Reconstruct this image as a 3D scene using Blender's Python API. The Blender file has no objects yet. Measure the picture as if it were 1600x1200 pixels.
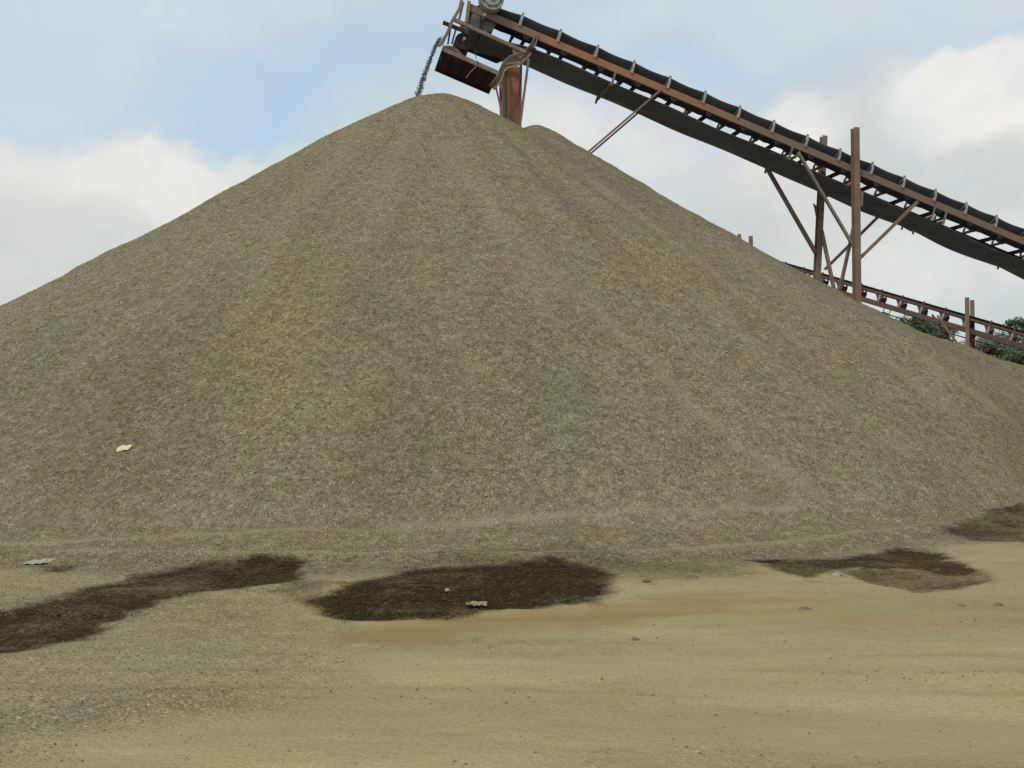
import bpy, math, random
import numpy as np
from mathutils import Vector

# ---------------------------------------------------------------- camera, light, exposure
S = bpy.context.scene
COL = S.collection
F = 1385.0                      # focal length in photo pixels (photo is 1600 wide)
CAM = Vector((0.0, 0.0, 1.6))
PITCH = math.radians(1.654)
cd = bpy.data.cameras.new("camera")
cam = bpy.data.objects.new("camera", cd)
COL.objects.link(cam)
cam.location = CAM
cam.rotation_euler = (math.pi / 2 + PITCH, 0, 0)
cd.sensor_width = 36.0
cd.lens = 36.0 * F / 1600.0
cd.clip_start = 0.05
cd.clip_end = 6000
S.camera = cam

SUN_EL, SUN_AZ = math.radians(50), math.radians(-142)   # azimuth measured from +Y towards +X
sl = bpy.data.lights.new("sun", 'SUN')
sl.energy = 2.0
sl.angle = math.radians(9)
sl.color = (1.0, 0.93, 0.80)
sun = bpy.data.objects.new("sun", sl)
COL.objects.link(sun)
sd = Vector((math.sin(SUN_AZ) * math.cos(SUN_EL), math.cos(SUN_AZ) * math.cos(SUN_EL), math.sin(SUN_EL)))
sun.rotation_euler = sd.to_track_quat('Z', 'Y').to_euler()

S.view_settings.view_transform = 'Standard'
S.view_settings.look = 'None'
S.view_settings.gamma = 1.0
S.view_settings.exposure = 0.0
try:
    S.cycles.use_denoising = True
    S.cycles.max_bounces = 6
except Exception:
    pass


def ray(px, py):
    """direction (world) of a place in the view, y component 1"""
    v = Vector(((px - 800) / F, 1.0, -(py - 600) / F))
    c, s = math.cos(PITCH), math.sin(PITCH)
    w = Vector((v.x, v.y * c - v.z * s, v.y * s + v.z * c))
    return w / w.y


def at(px, py, Y):
    return CAM + ray(px, py) * Y


def ground_pt(px, py, z=0.0):
    r = ray(px, py)
    return CAM + r * ((z - CAM.z) / r.z)


# ---------------------------------------------------------------- node helpers
class NT:
    def __init__(s, tree):
        s.t = tree
        s.n = tree.nodes
        s.l = tree.links

    def new(s, kind, **kw):
        n = s.n.new(kind)
        for k, v in kw.items():
            setattr(n, k, v)
        return n

    def put(s, sock, v):
        if isinstance(v, bpy.types.NodeSocket):
            s.l.new(v, sock)
        elif v is not None:
            sock.default_value = v

    def math(s, op, a, b=None, c=None, clamp=False):
        n = s.new('ShaderNodeMath', operation=op, use_clamp=clamp)
        for i, v in enumerate((a, b, c)):
            if v is not None:
                s.put(n.inputs[i], v)
        return n.outputs[0]

    def vmath(s, op, a, b=None, out=0):
        n = s.new('ShaderNodeVectorMath', operation=op)
        s.put(n.inputs[0], a)
        if b is not None:
            s.put(n.inputs[3 if op == 'SCALE' else 1], b)
        return n.outputs[out]

    def mix(s, f, a, b, mode='MIX'):
        n = s.new('ShaderNodeMix', data_type='RGBA', blend_type=mode)
        s.put(n.inputs[0], f)
        s.put(n.inputs[6], a if isinstance(a, bpy.types.NodeSocket) else (*a, 1))
        s.put(n.inputs[7], b if isinstance(b, bpy.types.NodeSocket) else (*b, 1))
        return n.outputs[2]

    def ramp(s, f, a, b, lo=0.0, hi=1.0, smooth=True):
        n = s.new('ShaderNodeMapRange', interpolation_type='SMOOTHSTEP' if smooth else 'LINEAR')
        s.put(n.inputs[0], f)
        for i, v in enumerate((a, b, lo, hi)):
            n.inputs[i + 1].default_value = v
        return n.outputs[0]

    def noise(s, vec, scale, detail=4, rough=0.55, dist=0.0, out=0):
        n = s.new('ShaderNodeTexNoise')
        s.put(n.inputs['Vector'], vec)
        n.inputs['Scale'].default_value = scale
        n.inputs['Detail'].default_value = detail
        n.inputs['Roughness'].default_value = rough
        n.inputs['Distortion'].default_value = dist
        return n.outputs[out]

    def voro(s, vec, scale, out='Color', feature='F1'):
        n = s.new('ShaderNodeTexVoronoi', feature=feature)
        s.put(n.inputs['Vector'], vec)
        n.inputs['Scale'].default_value = scale
        return n.outputs[out]

    def attr(s, name):
        n = s.new('ShaderNodeAttribute', attribute_name=name)
        return n.outputs['Fac']

    def bump(s, h, strength, dist, normal=None):
        n = s.new('ShaderNodeBump')
        n.inputs['Strength'].default_value = strength
        n.inputs['Distance'].default_value = dist
        s.put(n.inputs['Height'], h)
        if normal is not None:
            s.put(n.inputs['Normal'], normal)
        return n.outputs[0]


# ---------------------------------------------------------------- world: sky with broken cloud
W = bpy.data.worlds.new("World")
S.world = W
W.use_nodes = True
W.node_tree.nodes.clear()
w = NT(W.node_tree)
sky = w.new('ShaderNodeTexSky', sky_type='NISHITA')
sky.sun_disc = False
sky.sun_elevation = SUN_EL
sky.sun_rotation = SUN_AZ
sky.air_density = 1.0
sky.dust_density = 1.5
tc = w.new('ShaderNodeTexCoord')
D = tc.outputs['Generated']
wn = w.noise(D, 3.2, 5, 0.55, out=1)
warp = w.vmath('SCALE', w.vmath('SUBTRACT', wn, (0.5, 0.5, 0.5)), 0.22)
wn2 = w.noise(D, 14.0, 5, 0.6, out=1)
warp2 = w.vmath('SCALE', w.vmath('SUBTRACT', wn2, (0.5, 0.5, 0.5)), 0.05)
DW = w.vmath('ADD', w.vmath('ADD', D, warp), warp2)


def blob(px, py, rx, ry, wt, soft=1.0):
    d = ray(px, py).normalized()
    v = w.vmath('SUBTRACT', DW, tuple(d))
    v = w.vmath('MULTIPLY', v, (F / rx, F / rx, F / ry))
    ln = w.vmath('LENGTH', v, out=1)
    return w.math('MULTIPLY', w.ramp(ln, 1.0 + soft * 0.5, 1.0 - soft * 0.5), wt)


# (centre in view px, radii px, weight, softness): banks of cloud in fixed directions of the sky
BLOBS = [(-60, 400, 300, 190, .98, .35), (250, 400, 330, 160, .98, .32), (490, 330, 200, 100, .9, .4),
         (820, 330, 360, 190, .8, .6), (1000, 300, 200, 130, .5, .8), (1245, 200, 80, 60, .8, .45), (1200, 500, 460, 260, .85, .7),
         (1495, 105, 80, 52, .95, .5), (1560, 130, 90, 60, .95, .5), (1620, 190, 230, 110, .8, .7), (1450, 330, 400, 230, .93, .8), (1330, 120, 160, 70, .45, 1.2), (300, -10, 330, 75, .5, 1.1),
         (-20, 40, 260, 170, .45, 1.2), (800, -60, 300, 80, .4, 1.1), (1350, -20, 420, 90, .55, 1.1),
         (100, 620, 900, 120, .9, .6), (1400, 640, 900, 140, .9, .6), (-900, 300, 700, 200, .8, .9), (2500, 250, 700, 260, .8, .9)]
acc = None
for b in BLOBS:
    o = blob(*b)
    if acc is None:
        acc = o
    else:
        acc = w.math('MAXIMUM', acc, o)
sepd = w.new('ShaderNodeSeparateXYZ')
w.put(sepd.inputs[0], D)
# cloud cover everywhere the photograph does not look (behind, overhead)
rest = w.math('MULTIPLY', w.ramp(w.noise(D, 2.3, 6, 0.55), 0.48, 0.66), w.ramp(sepd.outputs[1], 0.45, 0.15))
over = w.math('MULTIPLY', w.ramp(w.noise(D, 2.3, 6, 0.55), 0.48, 0.66), w.ramp(sepd.outputs[2], 0.5, 0.65))
acc = w.math('MAXIMUM', w.math('MAXIMUM', acc, rest), over)
fluff = w.noise(D, 9.0, 7, 0.6)
dens = w.math('ADD', acc, w.math('MULTIPLY', w.math('SUBTRACT', fluff, 0.5), w.math('MULTIPLY', acc, 0.9)), clamp=True)
shade = w.noise(DW, 4.5, 5, 0.6)
lit = None
for b in [(1500, 105, 95, 60, 1.0, .8), (1570, 150, 110, 60, .9, .9), (1245, 195, 80, 60, .75, 1.0), (340, 285, 330, 70, .75, 1.1), (60, 235, 160, 60, .6, 1.0),
          (880, 250, 250, 120, .5, 1.2), (420, 5, 260, 60, .6, 1.2), (60, 60, 330, 190, .75, 1.3), (1350, -10, 420, 80, .5, 1.2), (960, 330, 110, 60, .45, 1.2), (1540, 440, 160, 60, .5, 1.2)]:
    o = blob(*b)
    lit = o if lit is None else w.math('MAXIMUM', lit, o)
lit = w.math('ADD', w.math('MULTIPLY', lit, 0.8), w.math('MULTIPLY', w.ramp(shade, 0.35, 0.70), 0.30), clamp=True)
cl = w.mix(lit, (5.9, 6.3, 6.15), (9.2, 8.85, 8.4))
veil = w.mix(0.72, sky.outputs[0], (5.75, 7.75, 9.5))
col = w.mix(dens, veil, cl)
bg = w.new('ShaderNodeBackground')
w.put(bg.inputs[0], col)
bg.inputs[1].default_value = 0.10
wo = w.new('ShaderNodeOutputWorld')
w.l.new(bg.outputs[0], wo.inputs[0])


# ---------------------------------------------------------------- object helpers
def tag(o, label=None, cat=None, group=None, kind=None):
    if label: o['label'] = label
    if cat: o['category'] = cat
    if group: o['group'] = group
    if kind: o['kind'] = kind
    return o


def empty(name, loc, parent=None):
    o = bpy.data.objects.new(name, None)
    o.empty_display_size = 0.3
    COL.objects.link(o)
    o.location = loc
    if parent: o.parent = parent
    return o


class MB:
    """collects simple solids in WORLD coordinates, becomes one mesh object"""
    def __init__(s):
        s.v = []
        s.f = []
        s.sm = []

    def add(s, vs, fs, smooth=False):
        o = len(s.v)
        s.v += [Vector(v) for v in vs]
        s.f += [tuple(i + o for i in f) for f in fs]
        s.sm += [smooth] * len(fs)
        return s

    def prism(s, a, b, prof, up=Vector((0, 0, 1)), smooth=False):
        """extrude a closed 2-D profile (side, up) from a to b"""
        a, b = Vector(a), Vector(b)
        d = (b - a).normalized()
        if abs(d.dot(up)) > 0.98: up = Vector((0, 1, 0))
        sx = d.cross(up).normalized()
        uy = sx.cross(d).normalized()
        n = len(prof)
        vs = [a + sx * x + uy * y for x, y in prof] + [b + sx * x + uy * y for x, y in prof]
        fs = [(i, (i + 1) % n, (i + 1) % n + n, i + n) for i in range(n)]
        s.add(vs, fs, smooth)
        s.add(vs, [tuple(range(n))[::-1], tuple(range(n, 2 * n))], False)
        return s

    def beam(s, a, b, w_, h, up=Vector((0, 0, 1))):
        c = min(w_, h) * 0.08
        x, y = w_ / 2, h / 2
        return s.prism(a, b, [(-x + c, -y), (x - c, -y), (x, -y + c), (x, y - c), (x - c, y), (-x + c, y), (-x, y - c), (-x, -y + c)], up)

    def channel(s, a, b, w_, h, t=0.012, up=Vector((0, 0, 1)), flip=1):
        x, y = w_ * flip, h / 2
        q = t * flip
        return s.prism(a, b, [(0, -y), (x, -y), (x, -y + t), (q, -y + t), (q, y - t), (x, y - t), (x, y), (0, y)][::flip], up)

    def hbeam(s, a, b, w_, h, t=0.016, up=Vector((0, 1, 0))):
        x, y = w_ / 2, h / 2
        return s.prism(a, b, [(-x, -y), (x, -y), (x, -y + t), (t / 2, -y + t), (t / 2, y - t), (x, y - t), (x, y), (-x, y),
                              (-x, y - t), (-t / 2, y - t), (-t / 2, -y + t), (-x, -y + t)], up)

    def angle(s, a, b, w_, t=0.01, up=Vector((0, 0, 1))):
        return s.prism(a, b, [(0, 0), (w_, 0), (w_, t), (t, t), (t, w_), (0, w_)], up)

    def tube(s, a, b, r, n=12, r2=None):
        r2 = r if r2 is None else r2
        a, b = Vector(a), Vector(b)
        d = (b - a).normalized()
        u = d.orthogonal().normalized()
        v = d.cross(u)
        ring = [u * math.cos(2 * math.pi * i / n) + v * math.sin(2 * math.pi * i / n) for i in range(n)]
        vs = [a + q * r for q in ring] + [b + q * r2 for q in ring]
        s.add(vs, [(i, (i + 1) % n, (i + 1) % n + n, i + n) for i in range(n)], True)
        s.add(vs, [tuple(range(n))[::-1], tuple(range(n, 2 * n))], False)
        return s

    def path(s, pts, r, n=8):
        for a, b in zip(pts[:-1], pts[1:]):
            s.tube(a, b, r, n)
        return s

    def slab(s, quad, t, nrm=None):
        q = [Vector(p) for p in quad]
        nrm = nrm or (q[1] - q[0]).cross(q[2] - q[0]).normalized()
        n = len(q)
        vs = q + [p + nrm * t for p in q]
        return s.add(vs, [tuple(range(n))[::-1], tuple(range(n, 2 * n))] + [(i, (i + 1) % n, (i + 1) % n + n, i + n) for i in range(n)])

    def sheet(s, rows, t, smooth=True):
        """rows: grid of points; thickened downwards by t"""
        R, Cn = len(rows), len(rows[0])
        top = [Vector(p) for r in rows for p in r]
        bot = []
        for i in range(R):
            for j in range(Cn):
                p = Vector(rows[i][j])
                a = Vector(rows[min(i + 1, R - 1)][j]) - Vector(rows[max(i - 1, 0)][j])
                b = Vector(rows[i][min(j + 1, Cn - 1)]) - Vector(rows[i][max(j - 1, 0)])
                n = a.cross(b).normalized()
                if n.z < 0 and abs(n.z) > 0.05: n = -n
                bot.append(p - n * t)
        N = R * Cn
        fs = []
        for i in range(R - 1):
            for j in range(Cn - 1):
                k = i * Cn + j
                fs.append((k, k + 1, k + Cn + 1, k + Cn))
                fs.append((N + k, N + k + Cn, N + k + Cn + 1, N + k + 1))
        for i in range(R - 1):
            for k, r in ((i * Cn, 1), (i * Cn + Cn - 1, 0)):
                f = (k, k + Cn, k + Cn + N, k + N)
                fs.append(f if r else f[::-1])
        for j in range(Cn - 1):
            for k, r in ((j, 0), ((R - 1) * Cn + j, 1)):
                f = (k, k + 1, k + 1 + N, k + N)
                fs.append(f if r else f[::-1])
        return s.add(top + bot, fs, smooth)

    def build(s, name, mat, parent=None, origin=None):
        """linked under parent; vertices are stored relative to origin (or the parent's place)"""
        base = Vector((0, 0, 0))
        p = parent
        while p is not None:
            base += p.location
            p = p.parent
        loc = Vector((0, 0, 0))
        if origin is not None:
            loc = Vector(origin) - base
        me = bpy.data.meshes.new(name)
        me.from_pydata([tuple(v - base - loc) for v in s.v], [], s.f)
        me.validate()
        me.polygons.foreach_set('use_smooth', s.sm[:len(me.polygons)] if len(s.sm) >= len(me.polygons) else [False] * len(me.polygons))
        me.materials.append(mat)
        o = bpy.data.objects.new(name, me)
        COL.objects.link(o)
        o.location = loc
        if parent is not None: o.parent = parent
        return o


def np_mesh(name, V, Fq, mat, smooth=True, attrs=None):
    me = bpy.data.meshes.new(name)
    n, k = Fq.shape
    me.vertices.add(len(V))
    me.vertices.foreach_set('co', V.astype(np.float32).ravel())
    me.loops.add(n * k)
    me.loops.foreach_set('vertex_index', Fq.astype(np.int32).ravel())
    me.polygons.add(n)
    me.polygons.foreach_set('loop_start', np.arange(0, n * k, k, dtype=np.int32))
    me.polygons.foreach_set('loop_total', np.full(n, k, dtype=np.int32))
    me.polygons.foreach_set('use_smooth', np.full(n, smooth))
    for an, av in (attrs or {}).items():
        at_ = me.attributes.new(an, 'FLOAT', 'POINT')
        at_.data.foreach_set('value', av.astype(np.float32).ravel())
    me.update()
    me.validate()
    me.materials.append(mat)
    o = bpy.data.objects.new(name, me)
    COL.objects.link(o)
    return o


# ---------------------------------------------------------------- numpy noise
def hash2(ix, iy, seed):
    h = (ix.astype(np.int64) * 374761393 + iy.astype(np.int64) * 668265263 + seed * 974634777) & 0xffffffff
    h = ((h ^ (h >> 13)) * 1274126177) & 0xffffffff
    return ((h ^ (h >> 16)) & 0xffff) / 65535.0


def vnoise(x, y, seed=0):
    ix, iy = np.floor(x), np.floor(y)
    fx, fy = x - ix, y - iy
    fx, fy = fx * fx * (3 - 2 * fx), fy * fy * (3 - 2 * fy)
    a, b = hash2(ix, iy, seed), hash2(ix + 1, iy, seed)
    c, d = hash2(ix, iy + 1, seed), hash2(ix + 1, iy + 1, seed)
    return (a * (1 - fx) + b * fx) * (1 - fy) + (c * (1 - fx) + d * fx) * fy - 0.5


def fbm(x, y, octv=4, seed=0, rough=0.5):
    r, amp, tot = 0, 1.0, 0.0
    for o in range(octv):
        r = r + vnoise(x * 2 ** o + 17.3 * o, y * 2 ** o - 9.1 * o, seed + o) * amp
        tot += amp
        amp *= rough
    return r / tot * 2      # about -1..1


def sstep(x, a, b):
    t = np.clip((x - a) / (b - a), 0, 1)
    return t * t * (3 - 2 * t)


def smax(a, b, k):
    h = np.clip(0.5 + 0.5 * (a - b) / k, 0, 1)
    return b * (1 - h) + a * h + k * h * (1 - h)


def poly_sd(x, y, P):
    """signed distance (negative inside) to polygon P"""
    P = np.array(P, float)
    d = np.full(x.shape, 1e9)
    s = np.ones(x.shape)
    n = len(P)
    for i in range(n):
        ax, ay = P[i]
        bx, by = P[(i - 1) % n]
        ex, ey = bx - ax, by - ay
        wx, wy = x - ax, y - ay
        t = np.clip((wx * ex + wy * ey) / (ex * ex + ey * ey), 0, 1)
        d = np.minimum(d, (wx - ex * t) ** 2 + (wy - ey * t) ** 2)
        c1, c2, c3 = y >= ay, y < by, ex * wy > ey * wx
        flip = (c1 & c2 & c3) | (~c1 & ~c2 & ~c3)
        s = np.where(flip, -s, s)
    return s * np.sqrt(d)


def line_d(x, y, P):
    d = np.full(x.shape, 1e9)
    for (ax, ay), (bx, by) in zip(P[:-1], P[1:]):
        ex, ey = bx - ax, by - ay
        wx, wy = x - ax, y - ay
        t = np.clip((wx * ex + wy * ey) / (ex * ex + ey * ey), 0, 1)
        d = np.minimum(d, np.hypot(wx - ex * t, wy - ey * t))
    return d


def gpoly(pts):
    return [tuple(ground_pt(*p).xy) for p in pts]


# ---------------------------------------------------------------- terrain heights
FOOT = [(-40, 9.6), (-12, 9.5), (-5.6, 9.35), (-2.8, 9.0), (0, 9.0), (2.2, 9.5), (4.6, 10.6), (8.0, 13.0), (11, 15.5), (15, 19), (40, 34)]
FX, FY = np.array(FOOT).T


def foot_u(x, y):
    return y - np.interp(x, FX, FY)


def ridge(x, u, k, wd):
    """windrow k left along the foot by a loader blade"""
    u0 = (1.02, 0.42)[k - 1]
    uu = u - u0 - 0.16 * fbm(x / 2.5, x * 0, 3, 100 + k)
    return np.exp(-(uu / wd) ** 2) * np.clip(0.75 + 0.6 * fbm(x / 1.2, x * 0 + 3, 3, 130 + k), 0, 1.2)


def ground_h(x, y):
    near = sstep(np.hypot(x, y), 60, 25)
    h = 0.035 * fbm(x / 2.2, y / 0.9, 3, 5) + 0.012 * fbm(x / 0.5, y / 0.22, 3, 11)
    u = foot_u(x, y)
    uu = u + 0.2 * fbm(x / 1.5, y * 0, 2, 91)
    apron = 0.17 * np.clip(uu, 0, 3) * sstep(uu, 9, 4)
    h = h + apron * near
    h = h + near * (0.012 * ridge(x, u, 1, 0.14) + 0.022 * ridge(x, u, 2, 0.10))
    for y0, sl_, sd_ in ((7.75, 0.035, 1), (7.05, 0.035, 2), (5.9, -0.02, 3), (5.25, -0.02, 4)):
        v = y - y0 - sl_ * x - 0.12 * fbm(x / 4, x * 0, 2, 500 + sd_)
        k = near * np.clip(0.6 + fbm(x / 1.5, x * 0 + 5, 3, 510 + sd_), 0, 1.2)
        h = h - 0.022 * k * np.exp(-(v / 0.13) ** 2) + 0.014 * k * (np.exp(-((v - 0.2) / 0.06) ** 2) + np.exp(-((v + 0.2) / 0.06) ** 2))
        h = h + 0.006 * k * np.exp(-(v / 0.12) ** 4) * np.sin(x * 42 + np.abs(v) * 25)
    h = h + sstep(u, -0.4, 0.6) * sstep(u, 5, 3) * (0.022 * fbm(x / 0.15, y / 0.15, 3, 79) + 0.05 * fbm(x / 0.9, y / 0.35, 3, 83))
    return h * near


def pile_h(x, y):
    def cone(cx, cy, H, r0, s_front, s_side, seed, amp=0.035):
        dx, dy = x - cx, y - cy
        r = np.hypot(dx, dy)
        phi = np.arctan2(dx, -dy)              # 0 = towards the camera
        s = s_side + (s_front - s_side) * np.clip(np.cos(phi), 0, 1) ** 2
        lob = fbm(np.cos(phi) * 3 + 7, np.sin(phi) * 3 + seed, 4, seed)
        s = s * (1 + amp * lob)
        return H + s * r0 - s * np.sqrt(r * r + r0 * r0)
    a = cone(-2.15, 26.0, 10.80, 1.0, 0.70, 0.685, 3)
    b = cone(0.72, 26.9, 10.27, 0.35, 0.69, 0.69, 21, 0.025)
    c = cone(3.4, 23.8, 7.15, 0.9, 0.62, 0.66, 33, 0.025)
    d = cone(-6.3, 24.8, 7.25, 1.2, 0.64, 0.66, 47, 0.02)
    z = smax(a, b, 0.12)
    z = smax(z, c, 0.25)
    z = smax(z, d, 0.35)
    # low spread-out tail under the belt, to the right
    ex, ey = 12.0, 0.6
    tt = np.clip(((x - 7.5) * ex + (y - 21.9) * ey) / (ex * ex + ey * ey), 0, 1)
    rd = np.hypot(x - 7.5 - ex * tt, y - 21.9 - ey * tt)
    tail = 4.06 - 2.9 * tt - 0.46 * (np.sqrt(rd * rd + 0.36) - 0.6) + 0.12 * fbm(x / 2.5, y / 2.5, 3, 71)
    z = smax(z, tail, 0.5)
    # left shoulder bulge
    z = z + 0.12 * fbm(x / 3.0, y / 3.0, 3, 61) * sstep(z, 0.2, 2.0)
    ph = np.arctan2(x + 1.8, 26.2 - y)
    rr0 = np.hypot(x + 1.8, y - 26.2)
    z = z + 0.075 * fbm(ph * 11 + 0.35 * vnoise(rr0 / 2.5, ph * 0, 65), rr0 / 7, 3, 63) * sstep(rr0, 1.5, 5)
    z = z + 0.05 * fbm(x / 0.9, y / 0.9, 3, 69)
    # the foot is cut back a little where the loader works
    u = foot_u(x, y)
    z = -smax(-z, -(0.25 + 0.95 * (u - 1.0 + 0.25 * fbm(x / 1.3, y * 0, 3, 93))), 0.4)
    z = z + 0.018 * fbm(x / 0.35, y / 0.35, 3, 77) + 0.012 * fbm(x / 0.12, y / 0.12, 2, 79)
    return z, u


def surf_h(x, y):
    zp, uu = pile_h(x, y)
    return np.maximum(np.where(y > 8.2, zp, -9), ground_h(x, y))


def hit(px, py):
    """where a view direction meets the ground or the pile"""
    r = ray(px, py)
    ys = np.arange(3, 60, 0.01)
    xs, zs = r.x * ys, 1.6 + r.z * ys
    k = int(np.argmax(surf_h(xs, ys) >= zs))
    return Vector((xs[k], ys[k], float(surf_h(xs[k:k + 1], ys[k:k + 1])[0])))


def grid(xs, ys):
    X, Y = np.meshgrid(xs, ys)
    n, m = len(ys), len(xs)
    idx = np.arange(n * m).reshape(n, m)
    Fq = np.stack([idx[:-1, :-1], idx[:-1, 1:], idx[1:, 1:], idx[1:, :-1]], -1).reshape(-1, 4)
    return X.ravel(), Y.ravel(), Fq


# ---------------------------------------------------------------- materials
def mat(name):
    m = bpy.data.materials.new(name)
    m.use_nodes = True
    m.node_tree.nodes.clear()
    t = NT(m.node_tree)
    p = t.new('ShaderNodeBsdfPrincipled')
    o = t.new('ShaderNodeOutputMaterial')
    t.l.new(p.outputs[0], o.inputs[0])
    p.inputs['Roughness'].default_value = 0.9
    try: p.inputs['Specular IOR Level'].default_value = 0.08
    except Exception: pass
    return m, t, p


def gravel_nodes(t, P, k=1.0):
    """stone speckle colour and height for crushed granite"""
    big = t.noise(P, 0.35, 4, 0.6)
    v1 = t.new('ShaderNodeSeparateColor')
    t.put(v1.inputs[0], t.voro(P, 27.0 * k))
    v2 = t.new('ShaderNodeSeparateColor')
    t.put(v2.inputs[0], t.voro(P, 11.0 * k))
    r = v1.outputs[0]
    c = t.mix(r, (0.158, 0.135, 0.080), (0.280, 0.239, 0.150))
    c = t.mix(t.ramp(v1.outputs[1], 0.95, 0.99, 0, 0.8), c, (0.46, 0.42, 0.31))
    c = t.mix(t.ramp(v2.outputs[1], 0.80, 0.9, 0, 0.42), c, (0.090, 0.078, 0.048))
    c = t.mix(t.ramp(v2.outputs[2], 0.80, 0.92, 0, 0.5), c, (0.34, 0.30, 0.20))
    sp = t.noise(P, 60.0 * k, 3, 0.7)
    c = t.mix(0.75, c, t.mix(t.ramp(sp, 0.3, 0.7), (0.52, 0.52, 0.52), (1.48, 1.47, 1.45)), 'MULTIPLY')
    c = t.mix(0.8, c, t.mix(t.ramp(t.noise(P, 5.5, 4, 0.65), 0.3, 0.7), (0.80, 0.80, 0.81), (1.20, 1.20, 1.19)), 'MULTIPLY')
    h = t.math('ADD', t.math('MULTIPLY', t.voro(P, 27.0 * k, 'Distance'), -1.0), t.math('MULTIPLY', t.noise(P, 18 * k, 4, 0.7), 0.8))
    return c, h, big


def dirt_nodes(t, P, streak):
    n1 = t.noise(streak, 0.9, 6, 0.62)
    n2 = t.noise(streak, 3.7, 5, 0.62)
    c = t.mix(t.ramp(n1, 0.35, 0.68), (0.325, 0.240, 0.122), (0.385, 0.303, 0.160))
    c = t.mix(t.ramp(n2, 0.52, 0.72, 0, 0.5), c, (0.28, 0.225, 0.12))
    fine = t.noise(P, 45.0, 4, 0.7)
    c = t.mix(0.6, c, t.mix(t.ramp(fine, 0.25, 0.75), (0.75, 0.75, 0.75), (1.25, 1.25, 1.25)), 'MULTIPLY')
    st = t.voro(P, 16.0, 'Distance')
    c = t.mix(t.ramp(st, 0.14, 0.08, 0, 0.45), c, (0.18, 0.155, 0.10))
    h = t.math('ADD', t.noise(streak, 9.0, 5, 0.65), t.math('MULTIPLY', fine, 0.35))
    return c, h


def make_ground_mat():
    m, t, p = mat('quarry_ground')
    g = t.new('ShaderNodeNewGeometry').outputs['Position']
    streak = t.vmath('MULTIPLY', g, (0.35, 1.3, 1.0))
    gc, gh, big = gravel_nodes(t, g, 1.8)
    dc, dh = dirt_nodes(t, g, streak)
    gc = t.mix(t.ramp(t.noise(g, 0.45, 3, 0.5), 0.40, 0.60, 0.75, 0.15), gc, t.mix(1.0, gc, (1.16, 1.02, 0.78), 'MULTIPLY'))
    f = t.attr('gravel')
    dc = t.mix(t.attr('rust'), dc, (0.255, 0.165, 0.062))
    dc = t.mix(t.attr('grey'), dc, (0.295, 0.25, 0.135))
    c = t.mix(f, dc, gc)
    c = t.mix(t.attr('pale'), c, (0.36, 0.315, 0.19))
    wn_ = t.noise(g, 14.0, 4, 0.7)
    wf = t.noise(g, 42.0, 3, 0.75)
    wsum = t.math('ADD', t.attr('wet'), t.math('ADD', t.math('MULTIPLY', t.math('SUBTRACT', wn_, 0.5), 0.9), t.math('MULTIPLY', t.math('SUBTRACT', wf, 0.5), 1.3)))
    wet = t.ramp(wsum, 0.06, 1.02, 0.0, 1.0, False)
    wet = t.math('MULTIPLY', wet, t.ramp(t.attr('wet'), 0.02, 0.12))
    wc = t.mix(1.0, c, (0.12, 0.088, 0.030), 'MULTIPLY')
    c = t.mix(wet, c, wc)
    t.put(p.inputs['Base Color'], c)
    t.put(p.inputs['Roughness'], t.math('SUBTRACT', 0.93, t.math('MULTIPLY', wet, 0.15)))
    b1 = t.bump(dh, 0.55, 0.03)
    b2 = t.new('ShaderNodeBump')
    t.put(b2.inputs['Strength'], t.math('ADD', 0.15, t.math('MULTIPLY', f, 0.7)))
    b2.inputs['Distance'].default_value = 0.03
    t.put(b2.inputs['Height'], gh)
    t.put(b2.inputs['Normal'], b1)
    t.put(p.inputs['Normal'], b2.outputs[0])
    return m


def make_pile_mat(name='crushed_granite'):
    m, t, p = mat(name)
    g = t.new('ShaderNodeNewGeometry').outputs['Position']
    c, h, big = gravel_nodes(t, g, 1.75)
    c = t.mix(t.attr('warm'), c, t.mix(1.0, c, (1.16, 1.0, 0.80), 'MULTIPLY'))
    c = t.mix(t.attr('cool'), c, t.mix(1.0, c, (0.80, 0.90, 0.85), 'MULTIPLY'))
    c = t.mix(t.attr('dark'), c, t.mix(1.0, c, (0.86, 0.86, 0.86), 'MULTIPLY'))
    c = t.mix(t.attr('pale'), c, (0.33, 0.295, 0.19))
    t.put(p.inputs['Base Color'], c)
    t.put(p.inputs['Normal'], t.bump(h, 0.7, 0.03))
    return m


def make_stone_mat():
    m, t, p = mat('loose_stones')
    r = t.attr('tone')
    c = t.mix(r, (0.15, 0.13, 0.083), (0.32, 0.28, 0.19))
    t.put(p.inputs['Base Color'], t.mix(t.attr('wet'), c, (0.028, 0.020, 0.008)))
    return m


def steel(name, c1, c2, c3=None, rough=0.75, scale=3.0, metal=0.0):
    m, t, p = mat(name)
    g = t.new('ShaderNodeNewGeometry').outputs['Position']
    n = t.noise(g, scale, 6, 0.65)
    c = t.mix(t.ramp(n, 0.36, 0.66), c1, c2)
    if c3:
        c = t.mix(t.ramp(t.noise(g, scale * 4.3, 5, 0.7), 0.52, 0.68, 0, 0.8), c, c3)
    t.put(p.inputs['Base Color'], c)
    p.inputs['Roughness'].default_value = rough
    p.inputs['Metallic'].default_value = metal
    t.put(p.inputs['Normal'], t.bump(t.noise(g, 40, 4, 0.6), 0.25, 0.01))
    return m


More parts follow.
